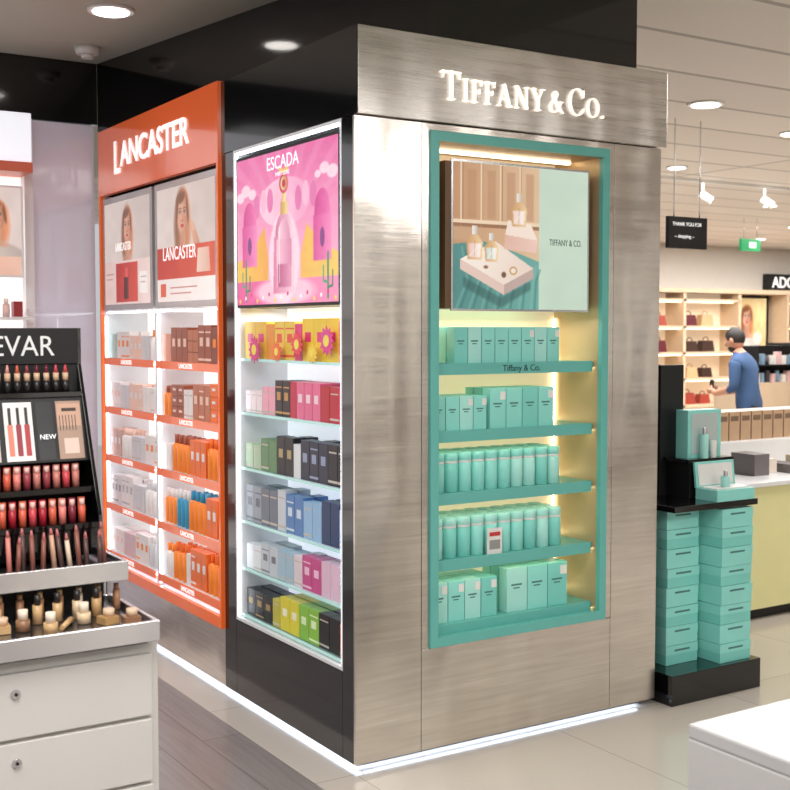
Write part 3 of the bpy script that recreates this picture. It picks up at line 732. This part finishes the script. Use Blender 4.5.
# ------------------------------------------------------------------ makeup counter in the left foreground
cab = empty('makeup_counter')
M_cab = mat('cabinet_offwhite', S(216, 213, 208), .4, var=.03)
k = MB('cabinet', cab)
cx0, cx1, cy0, cy1 = -1.77, -0.987, -0.72, -0.18
k.box(cx0+.02, cx1-.02, cy0+.04, cy1-.02, 0, .07, M_blackm)
k.box(cx0, cx1, cy0+.018, cy1, .07, .775, M_cab)
for a, b_ in ((.592, .748), (.425, .582), (.258, .415), (.085, .248)):
    k.box(cx0+.012, cx1-.022, cy0, cy0+.0175, a, b_, M_cab)
k.build(0.002)
k = MB('drawer_knobs', cab)
for z in (.70, .535, .37, .19):
    k.tube((-1.345, cy0-.0005, z), (-1.345, cy0-.006, z), .011, .011, M_chrome, 20)
    k.tube((-1.345, cy0-.0065, z), (-1.345, cy0-.008, z), .004, .004, M_dark, 12)
k.build()
M_mirror = mat('tray_mirror', S(130, 130, 134), .15, .9)
k = MB('trays', cab)
for (x0, x1, y0, y1, z0, z1) in ((cx0, -1.0, -.755, -.40, .787, .838), (cx0, -1.01, -.56, -.20, .905, .955)):
    k.box(x0, x1, y0+.0125, y1, z0, z0+.012, M_mirror)
    k.box(x0, x1, y0, y0+.012, z0, z1, M_chrome); k.box(x1-.012, x1, y0+.0125, y1, z0+.0125, z1, M_chrome)
    k.box(x0, x0+.012, y0+.0125, y1, z0+.0125, z1, M_chrome); k.box(x0+.0125, x1-.0125, y1-.012, y1, z0+.0125, z1, M_chrome)
    k.box(x0+.013, x1-.013, y0+.013, y1-.013, z0+.0125, z1-.016, M_mirror)
k.box(cx0+.02, -1.03, -.42, -.2, .775, .904, M_blackm)
k.box(cx0+.05, -1.02, -.72, -.42, .775, .7865, M_blackm)
k.build(0.0015)
k = MB('tester_stand', cab)
sx0, sx1 = -1.74, -1.045
def side(x):
    k.prism([(x, -.205, .955), (x, -.44, .955), (x, -.43, 1.06), (x, -.265, 1.46), (x, -.265, 1.56), (x, -.205, 1.56)], (.010, 0, 0), M_black)
side(sx0); side(sx1)
k.box(sx0+.01, sx1, -.215, -.205, .955, 1.56, M_blackm)
k.box(sx0+.01, sx1, -.268, -.216, 1.462, 1.56, M_blackm)
k.box(sx0+.01, sx1, -.30, -.216, 1.372, 1.386, M_black)
k.box(sx0+.01, sx1, -.262, -.25, 1.386, 1.461, M_blackm)
k.prism([(sx0+.01, -.345, 1.20), (sx0+.01, -.295, 1.371), (sx0+.01, -.27, 1.371), (sx0+.01, -.32, 1.20)], (sx1-sx0-.01, 0, 0), M_blackm)
k.box(sx0+.01, sx1, -.385, -.216, 1.118, 1.134, M_black)
k.box(sx0+.01, sx1, -.435, -.216, 1.028, 1.044, M_black)
k.box(sx0+.01, sx1, -.43, -.42, .956, 1.027, M_black)
k.build(0.001)
text('stand_lettering', 'BEVAR', 0.078, (sx1-.065, -.2695, 1.485), 'F', mat('letter_soft_white', S(225, 225, 225), .4, emis=.1), cab, ext=.001, align='RIGHT', sx=.92)
k = MB('graphic_cards', cab)
def incl(x0, x1, t0, t1, m, off):
    f_ = lambda t: (-.345+.05*t-off, 1.20+.171*t)
    y0, z0 = f_(t0); y1, z1 = f_(t1)
    k.poly([(x0, y0, z0), (x1, y0, z0), (x1, y1, z1), (x0, y1, z1)], m)
incl(-1.12, -1.052, .04, .94, C(176, 144, 126), .001)
incl(-1.118, -1.054, .55, .90, C(206, 164, 140), .0015)
for q in range(6): incl(-1.113+q*.0085, -1.111+q*.0085, .48, .72, C(40, 30, 28), .002)
incl(-1.105, -1.065, .78, .83, C(60, 40, 34), .002); incl(-1.105, -1.065, .12, .36, C(226, 200, 186), .002)
incl(-1.175, -1.13, .04, .94, C(30, 30, 34), .001)
for i, (a, colr) in enumerate([(-1.62, (226, 216, 208)), (-1.53, (216, 196, 188)), (-1.44, (232, 226, 222)), (-1.35, (206, 190, 180)), (-1.26, (240, 236, 232))]):
    incl(a, a+.075, .04, .94, C(*colr), .001)
    for q in range(3):
        incl(a+.008+.022*q, a+.022+.022*q, .12, .60, [C(180, 50, 60), C(226, 130, 110), C(150, 40, 60)][(q+i) % 3], .002); incl(a+.011+.022*q, a+.019+.022*q, .60, .86, C(40, 36, 38), .002)
k.build()
t_ = text('card_lettering', 'NEW', 0.019, (-1.172, -.337, 1.262), 'F', M_letter_w, cab, ext=.0003); t_.rotation_euler = (math.radians(74), 0, 0)

k = MB('lipstick_testers')
lips = [(170, 30, 50), (205, 70, 80), (226, 130, 120), (120, 30, 50), (214, 96, 70), (196, 120, 110), (150, 60, 70), (230, 160, 150)]
for (y, z, st, h) in ((-.285, 1.386, .026, .062), (-.365, 1.134, .026, .058), (-.415, 1.044, .026, .062)):
    x = sx0+.03
    while x < sx1-.02:
        m = C(*random.choice(lips)); r = .0095
        if z > 1.3:
            k.cyl(x, y, z+e, z+h*.5, r, C(34, 30, 32), n=10); k.cyl(x, y, z+h*.5+.0002, z+h*.85, r*.85, C(214, 180, 150), n=10); k.cyl(x, y, z+h*.85+.0002, z+h+.012, r*.65, m, r1=r*.25, n=10)
        else:
            k.cyl(x, y, z+e, z+h*.72, r, m, n=10); k.cyl(x, y, z+h*.72+.0002, z+h, r*.7, C(236, 196, 186), n=10)
            k.cyl(x+.008, y+.03, z+e, z+h*1.0, r, m, n=10)
        x += st
k.build()
k = MB('makeup_pencils')
x = -1.70
while x < -1.05:
    hx = random.uniform(-.008, .008); y = -.50+random.uniform(-.015, .015); h = random.uniform(.07, .095)
    k.tube((x, y, .9405), (x+hx, y+.012, .94+h), .007, .006, C(*random.choice([(206, 160, 134), (140, 84, 72), (232, 204, 180), (90, 64, 60), (214, 130, 120)])), 8)
    k.tube((x+hx, y+.012, .9402+h), (x+hx*1.2, y+.014, .94+h+.018), .006, .002, C(190, 110, 110), 8)
    x += random.choice([.018, .022, .03])
k.build()
k = MB('makeup_compacts')
x = -1.72
while x < -1.06:
    kind = random.random()
    gold = C(*random.choice([(206, 168, 120), (190, 150, 100), (222, 196, 160), (150, 110, 80), (90, 74, 66)]))
    y = -.66+random.uniform(-.03, .05)
    if kind < .4:
        k.cyl(x+.02, y, .8235, .85, .017, gold); k.cyl(x+.02, y, .8502, .875, .012, C(235, 220, 200))
    elif kind < .75:
        k.box(x, x+.040, y-.02, y+.02, .8235, .842, gold, rot=random.uniform(-.3, .3)); k.cyl(x+.022, y, .8425, .86, .014, C(222, 190, 160))
    else:
        k.tube((x, y-.03, .831), (x+.04, y+.03, .834), .006, .008, gold, 10)
    if random.random() < .8:
        k.cyl(x+.02, -.57, .8235, .87, .012, gold); k.cyl(x+.02, -.57, .8702, .895, .008, C(40, 34, 34))
    k.cyl(x+.04, -.52, .8235, .875, .010, C(*random.choice([(226, 206, 180), (180, 130, 96)]))); k.cyl(x+.04, -.52, .8752, .892, .007, gold)
    x += .05
k.build()

# ------------------------------------------------------------------ right side stand with teal boxes
st = MB('black_display_stand')
st.box(1.475, 2.01, -0.06, 0.36, 0, .128, M_black)
st.box(1.70, 1.84, .25, .28, .128, 1.40, M_blackm)
st.box(1.50, 2.0, -.04, .249, .80, .826, M_black)
st.box(1.515, 1.54, .22, .248, .128, .80, M_blackm); st.box(1.96, 1.985, .22, .248, .128, .80, M_blackm)
st.box(1.74, 1.98, .11, .249, .8261, .98, M_blackm); st.box(1.72, 2.0, .10, .249, .98, .996, M_black)
st.build(0.002)
g = MB('teal_gift_boxes')
def gstack(x0, x1, y0, y1, z, n, hh):
    for i in range(n):
        j = random.uniform(-.003, .003); j2 = random.uniform(-.002, .002); z0_ = z+i*hh
        m = M_tealbox if i % 2 else M_tealbox2
        g.box(x0+j+.0015, x1+j-.0015, y0+j2+.0015, y1+j2-.0015, z0_+.0005, z0_+hh*.52, m)
        g.box(x0+j, x1+j, y0+j2, y1+j2, z0_+hh*.52, z0_+hh-.0012, M_tealbox)
        g.box(x0+j+.05, x1+j-.05, y0+j2-.0006, y0+j2, z0_+hh*.68, z0_+hh*.78, M_tprint)
gstack(1.785, 1.975, -.035, .115, .1285, 8, .083)
gstack(1.56, 1.75, .06, .20, .1285, 8, .083)
g.build(0.002, 2)
g = MB('open_gift_box_display')
g.box(1.755, 1.96, .14, .21, .9965, 1.205, M_tealbox)
g.box(1.775, 1.94, .1385, .1395, 1.012, 1.19, mat('box_window_silver', S(206, 222, 222), .2, .4))
g.cyl(1.83, .1150, .9965, 1.10, .018, M_tealpale); g.cyl(1.83, .1150, 1.1002, 1.13, .010, M_chrome)
g.cyl(1.89, .1180, .9965, 1.07, .014, M_whitem)
g.box(1.75, 1.98, -.038, .085, .8265, .875, M_tealbox)
g.box(1.765, 1.965, -.022, .073, .8752, .880, M_whitem)
g.prism([(1.745, .075, .876), (1.745, .088, .985), (1.745, .099, .984), (1.745, .086, .875)], (.24, 0, 0), M_tealbox)
g.prism([(1.76, .0735, .885), (1.76, .0855, .975), (1.76, .0862, .975), (1.76, .0742, .885)], (.21, 0, 0), M_whitem)
g.cyl(1.86, .02, .8805, .925, .02, M_tealpale); g.cyl(1.86, .02, .9252, .95, .010, M_chrome)
g.build(0.001)

M_creamy = mat('counter_cream_yellow', S(232, 227, 168), .45, var=.04)
q = MB('cream_counter')
q.box(2.30, 6.0, .75, 1.75, 0.06, .72, M_creamy); q.box(2.34, 5.96, .79, 1.71, 0, .06, M_blackm)
q.box(2.28, 6.02, .73, 1.77, .72, .745, M_white)
q.box(2.9, 5.9, 1.22, 1.62, .7451, .905, M_whitem)
q.build(0.003)
q = MB('tan_gift_boxes')
x = 3.0
while x < 5.6:
    q.box(x, x+.085, 1.28, 1.36, .9055, 1.075, C(186, 154, 124)); q.box(x+.01, x+.075, 1.279, 1.2799, 1.02, 1.05, C(120, 96, 78)); q.box(x, x+.085, 1.37, 1.45, .9055, 1.075, C(196, 168, 138))
    x += .095
q.build(0.001)
q = MB('tester_boxes')
x = 3.1
while x < 5.6:
    wv = random.choice([.07, .10, .12])
    q.box(x, x+wv, .90+random.uniform(0, .1), 1.10, .7455, .7455+random.choice([.05, .08, .12]), C(*random.choice([(230, 228, 222), (110, 104, 104), (226, 214, 200), (160, 144, 130), (196, 180, 150)]))); x += wv+random.choice([.03, .06])
q.build(0.001)

q = MB('white_service_counter')
q.box(-.262, 1.4, -2.75, -1.806, .06, .715, mat('counter_grey_white', S(196, 193, 192), .35, var=.03))
q.box(-.25, 1.38, -2.73, -1.82, 0, .06, M_blackm)
q.box(-.262, 1.413, -2.763, -1.806, .715, .745, mat('counter_top_white', S(190, 188, 188), .25, var=.03))
q.build(0.004)

# ------------------------------------------------------------------ far shop
M_sh_w = mat('shop_shelf_wood', S(206, 182, 154), .5, var=.08)
M_warmback = mat('shop_back_glow', S(226, 206, 180), .6, emis=.3, ecol=S(255, 232, 200))
M_darkback = mat('shop_back_dark', S(66, 58, 54), .6, var=.1)
M_led_shop = mat('led_shop', S(255, 244, 222), 0.5, emis=4.0, ecol=S(255, 232, 196))
sh = MB('handbag_wall_shelving')
for (x0, x1) in ((9.4, 13.2), (14.4, 18.5)):
    sh.box(x0, x1, 10.40, 10.495, 0, 2.15, M_darkback if x0 > 14 else M_warmback)
    for xx in [x0+i*(x1-x0)/3 for i in range(4)]: sh.box(xx-.03, xx+.03, 10.0, 10.4, 0, 2.15, M_sh_w)
    for z in (.35, .78, 1.2, 1.62, 2.05):
        sh.box(x0, x1, 10.0, 10.4, z-.04, z, M_sh_w)
        if z > .5: sh.box(x0+.1, x1-.1, 10.05, 10.08, z-.055, z-.041, M_led_shop)
sh.box(9.4, 18.5, 9.98, 10.495, 2.15, 2.22, M_sh_w)
sh.build()
hb = MB('handbags')
bagc = [(60, 40, 34), (150, 60, 50), (196, 160, 120), (30, 30, 34), (214, 196, 176), (120, 84, 60), (90, 30, 40)]
for (x0, x1) in ((9.5, 13.1), (14.5, 18.4)):
    for z in (.35, .78, 1.2, 1.62):
        x = x0+.15
        while x < x1-.4:
            wd = random.uniform(.24, .32); h = wd*.62; m = C(*random.choice(bagc))
            xc = (x+x+wd)/2
            near = min(abs(xc-(x0-.1+i*((x1-x0)+.2)/3)) for i in range(4))
            if near > .2:
                hb.box(x, x+wd, 10.12, 10.26, z+.001, z+h, m, top=.8)
                n = 10; R = wd*.22
                for i in range(n):
                    a, b2 = math.pi*i/n, math.pi*(i+1)/n
                    hb.tube((xc+R*math.cos(a), 10.19, z+h+R*.9*math.sin(a)), (xc+R*math.cos(b2), 10.19, z+h+R*.9*math.sin(b2)), .008, .008, m, 6)
            x += wd+random.uniform(.04, .12)
hb.build()
ps = MB('portrait_lightbox')
ps.box(13.26, 14.3, 10.36, 10.495, 1.15, 2.13, M_blackm); po = ps.build()
P = Print(.96, .90, 110, 110, (236, 196, 130)); P.grad((226, 170, 110), (250, 226, 170), P.A*.5+P.B*.5)
P.woman(.5, .64, 1.5, (130, 84, 54), shirt=(244, 236, 226)); P.ell(.25, .2, .2, .13, (170, 116, 86), .2); P.ell(.78, .25, .12, .12, (246, 232, 212), .3); P.mottle(10, .1)
P.build('portrait_lightbox_print', (13.30, 10.359, 1.19), 'F', po)
sg = MB('shop_sign'); sg.box(14.32, 16.4, 10.38, 10.495, 2.24, 2.52, M_blackm); so = sg.build()
text('sign_text', 'ADOLFO', 0.26, (14.42, 10.37, 2.29), 'F', M_letter_w, so, ext=.004, bold=.004)
def gondola(name, x0, x1, y0, y1, zt, cols):
    gd = MB(name); ym = (y0+y1)/2
    gd.box(x0, x1, y0, y1, 0, zt, M_sh_w); gd.box(x0, x1, ym-.02, ym+.02, zt, zt+.42, M_blackm); gd.box(x0, x1, y0+.05, ym-.02, zt+.19, zt+.205, M_blackm)
    for xx in (x0, x1-.02): gd.box(xx, xx+.02, y0+.05, ym-.02, zt, zt+.42, M_blackm)
    x = x0+.05
    while x < x1-.12:
        for z in (zt, zt+.205):
            wv = random.uniform(.05, .08)
            if random.random() < .6: gd.box(x, x+wv, y0+.12, y0+.18, z+.001, z+random.uniform(.09, .15), C(*random.choice(cols)))
            else: gd.cyl(x+.03, y0+.15, z+.001, z+random.uniform(.09, .14), .028, C(*random.choice(cols)))
        x += .09
    gd.build()
cols = [(236, 232, 226), (70, 66, 70), (206, 160, 124), (190, 80, 84), (130, 160, 186), (230, 190, 190), (240, 214, 160)]
gondola('perfume_gondola', 8.6, 11.6, 5.6, 6.3, .95, cols)
gondola('perfume_gondola', 11.4, 14.5, 7.6, 8.2, .95, cols)
gondola('perfume_gondola', 6.9, 8.6, 3.0, 3.6, .75, cols)
hs = MB('hanging_sign')
hs.box(3.70, 4.06, 2.2, 2.23, 2.10, 2.31, M_blackm)
for xx in (3.76, 4.0): hs.cyl(xx, 2.215, 2.31, H, .004, M_chrome, n=8)
ho = hs.build()
text('hanging_sign_text', 'THANK YOU FOR', 0.034, (3.73, 2.196, 2.25), 'F', M_letter_w, ho, ext=.0005)
text('hanging_sign_text', '-- shopping --', 0.034, (3.75, 2.196, 2.17), 'F', M_letter_w, ho, ext=.0005)
ex = MB('exit_sign')
ex.box(9.6, 9.95, 6.8, 6.84, 2.55, 2.70, mat('exit_green', S(30, 150, 90), .4, emis=.6)); ex.box(9.74, 9.86, 6.795, 6.7995, 2.59, 2.66, M_letter_w)
for xx in (9.66, 9.9): ex.cyl(xx, 6.82, 2.70, H, .004, M_chrome, n=8)
ex.build()

M_trim = mat('downlight_trim', S(236, 234, 230), .4)
def downlight(x, y, r=.09):
    d = MB('ceiling_downlight'); n = 24
    d.tube((x, y, H-.012), (x, y, H-.0005), r, r*1.05, M_trim, n)
    d.tube((x, y, H-.016), (x, y, H-.0125), r*.78, r*.78, M_lens, n)
    d.build()
for xy in [(-.29, 1.62), (-1.2, .2), (-.9, -1.6)]: downlight(*xy, r=.10)
downlight(3.55, 1.75, .11)
for i in range(6):
    for j in range(5):
        x, y = 4.9+i*1.9+(.6 if j % 2 else 0), 2.2+j*1.7
        downlight(x, y, .09)
sd = MB('smoke_detector'); sd.cyl(-.16, 2.36, H-.035, H-.0005, .055, M_trim, r1=.065, n=24); sd.cyl(-.16, 2.36, H-.055, H-.0352, .03, M_trim, n=20); sd.build()
ts = MB('track_spotlights')
ts.box(5.2, 12.5, 4.38, 4.42, H-.03, H-.0005, M_whitem)
for i in range(9):
    x = 5.5+i*.85
    ts.cyl(x, 4.4, H-.12, H-.03, .01, M_whitem, n=8)
    ts.tube((x-.03, 4.4, H-.13), (x+.05, 4.34, H-.20), .035, .038, M_whitem, 14); ts.tube((x+.0505, 4.3395, H-.2005), (x+.052, 4.338, H-.202), .03, .03, M_lens, 14)
ts.build()

# ------------------------------------------------------------------ shopper
def skinned(verts, edges, rad, sub=2):
    me = bpy.data.meshes.new('tmp'); me.from_pydata(verts, edges, []); o = bpy.data.objects.new('tmp', me); scene.collection.objects.link(o)
    o.modifiers.new('s', 'SKIN'); sb = o.modifiers.new('b', 'SUBSURF'); sb.levels = sub; sb.render_levels = sub
    for i, r in enumerate(rad):
        sv = me.skin_vertices[0].data[i]; sv.radius = r if isinstance(r, tuple) else (r, r); sv.use_root = (i == 0)
    dg = bpy.context.evaluated_depsgraph_get(); dg.update()
    res = bpy.data.meshes.new_from_object(o.evaluated_get(dg)); bpy.data.objects.remove(o); return res
M_skin = mat('skin', S(190, 136, 110), .5, var=.04); M_hair = mat('dark_hair', S(34, 26, 24), .6, var=.3, vscale=60)
M_tee = mat('blue_tshirt', S(52, 80, 120), .8, var=.1); M_trs = mat('dark_trousers', S(36, 40, 54), .8, var=.1); M_shoe = mat('shoes', S(30, 28, 28), .4)
V = [(0,0,.93),(.02,0,1.08),(.06,0,1.25),(.09,0,1.40),(.12,0,1.475),(.15,0,1.53),
     (.08,.18,1.385),(.07,.24,1.12),(.29,.15,1.06),(.35,.10,1.08),
     (.08,-.18,1.385),(.07,-.24,1.12),(.29,-.15,1.06),(.35,-.10,1.08),
     (0,.095,.88),(.02,.11,.48),(-.03,.12,.09),(.09,.13,.04),
     (0,-.095,.88),(-.02,-.11,.48),(-.05,-.12,.09),(.07,-.13,.04)]
E = [(0,1),(1,2),(2,3),(3,4),(4,5),(3,6),(6,7),(7,8),(8,9),(3,10),(10,11),(11,12),(12,13),(0,14),(14,15),(15,16),(16,17),(0,18),(18,19),(19,20),(20,21)]
Rr = [(.15,.12),(.15,.12),(.17,.125),(.16,.11),(.06,.06),(.055,.055),
      .072,.050,.034,.030,.072,.050,.034,.030,
      .095,.062,.042,.036,.095,.062,.042,.036]
body = skinned(V, E, Rr)
for mm_ in (M_tee, M_skin, M_trs, M_shoe): body.materials.append(mm_)
for pl in body.polygons:
    c_ = pl.center; pl.use_smooth = True
    if c_.z < .08: i = 3
    elif c_.z < .93: i = 2
    elif c_.z > 1.48: i = 1
    elif abs(c_.y) > .09 and c_.x > .14 and c_.z < 1.2: i = 1
    else: i = 0
    pl.material_index = i
man = bpy.data.objects.new('man', body); scene.collection.objects.link(man)
hd = MB('head', man)
Mh = Matrix.Translation((.17, 0, 1.605)) @ Matrix.Rotation(math.radians(20), 4, 'Y')
hd.sphere((0, 0, 0), (.095, .078, .118), M_skin, 20, 14, Mh)
hd.sphere((-.016, 0, .022), (.100, .086, .110), M_hair, 20, 14, Mh)
hd.sphere((.03, 0, -.075), (.062, .062, .05), M_hair, 14, 10, Mh)
hd.sphere((.097, 0, -.015), (.018, .012, .022), M_skin, 10, 8, Mh)
for s_ in (-1, 1):
    hd.sphere((.0, s_*.083, -.01), (.022, .012, .032), M_skin, 10, 8, Mh)
    hd.sphere((.083, s_*.032, .006), (.010, .013, .006), M_whitem, 10, 8, Mh); hd.sphere((.090, s_*.032, .006), (.005, .006, .005), M_dark, 8, 6, Mh)
hd.sphere((.088, 0, -.058), (.010, .022, .006), mat('lips', S(170, 96, 88), .5), 10, 6, Mh)
hd.build()
hn = MB('hands_and_phone', man)
for s_ in (-1, 1):
    hn.sphere((.38, s_*.075, 1.09), (.045, .026, .022), M_skin, 12, 8)
    for i, L_ in enumerate((.05, .056, .052, .042)):
        z = 1.108-.016*i; x = .40+.002*i
        hn.tube((x-.02, s_*.07, z), (x+L_*.5, s_*.045, z+.004), .009, .008, M_skin, 8); hn.tube((x+L_*.5, s_*.045, z+.004), (x+L_*.4, s_*.020, z+.006), .008, .007, M_skin, 8)
    hn.tube((.37, s_*.07, 1.105), (.395, s_*.035, 1.135), .011, .008, M_skin, 8)
hn.box(.395, .41, -.036, .036, 1.05, 1.19, M_blackm)
hn.build()
man.location = (6.58, 4.0, 0); man.rotation_euler = (0, 0, math.radians(112)); man.scale = (.91, 1.06, .91)

# ------------------------------------------------------------------ lights
def area(name, loc, sx, sy, power, col=(1, .98, .955), rot=(0, 0, 0)):
    l = bpy.data.lights.new(name, 'AREA'); l.shape = 'RECTANGLE'; l.size = sx; l.size_y = sy; l.energy = power; l.color = col
    o = bpy.data.objects.new(name, l); o.location = loc; o.rotation_euler = rot; scene.collection.objects.link(o); return o
area('ceiling_fill_light', (-1.7, -2.0, H-.03), 1.6, 1.6, 78)  # added area fills under the ceiling; no such panel fixtures exist
area('ceiling_fill_light', (-.4, -4.4, H-.03), 1.8, 1.2, 80)  # fill added behind the camera to brighten the kiosk front
area('ceiling_fill_light', (-2.0, .8, H-.03), 1.2, 1.6, 50)
area('ceiling_fill_light', (2.6, -4.6, H-.03), 1.8, 1.2, 80)
area('ceiling_fill_light', (3.8, .1, H-.03), 1.5, 1.0, 60)
area('ceiling_fill_light', (6.5, 4.0, H-.03), 4, 3, 290)
area('ceiling_fill_light', (12.5, 7.5, H-.03), 5, 3, 400)
area('niche_light', (.73, .15, 1.60), .6, .1, 2.0, (1, .92, .8))
area('niche_light', (.12, .54, 1.63), .15, .8, 2.0, (.95, .98, 1))
wd = bpy.data.worlds.new('world'); scene.world = wd; wd.use_nodes = True
bgn = wd.node_tree.nodes['Background']; bgn.inputs['Color'].default_value = (.95, .97, 1.0, 1); bgn.inputs['Strength'].default_value = .58

# ------------------------------------------------------------------ camera
cd = bpy.data.cameras.new('camera'); co = bpy.data.objects.new('camera', cd); scene.collection.objects.link(co)
co.location = (-2.051, -3.511, 1.555)
co.rotation_euler = Vector((.5335, .8458, -.0551)).to_track_quat('-Z', 'Y').to_euler()
cd.sensor_width = 36; cd.lens = 53.9; cd.dof.use_dof = True; cd.dof.focus_distance = 4.4; cd.dof.aperture_fstop = 5.6
scene.camera = co
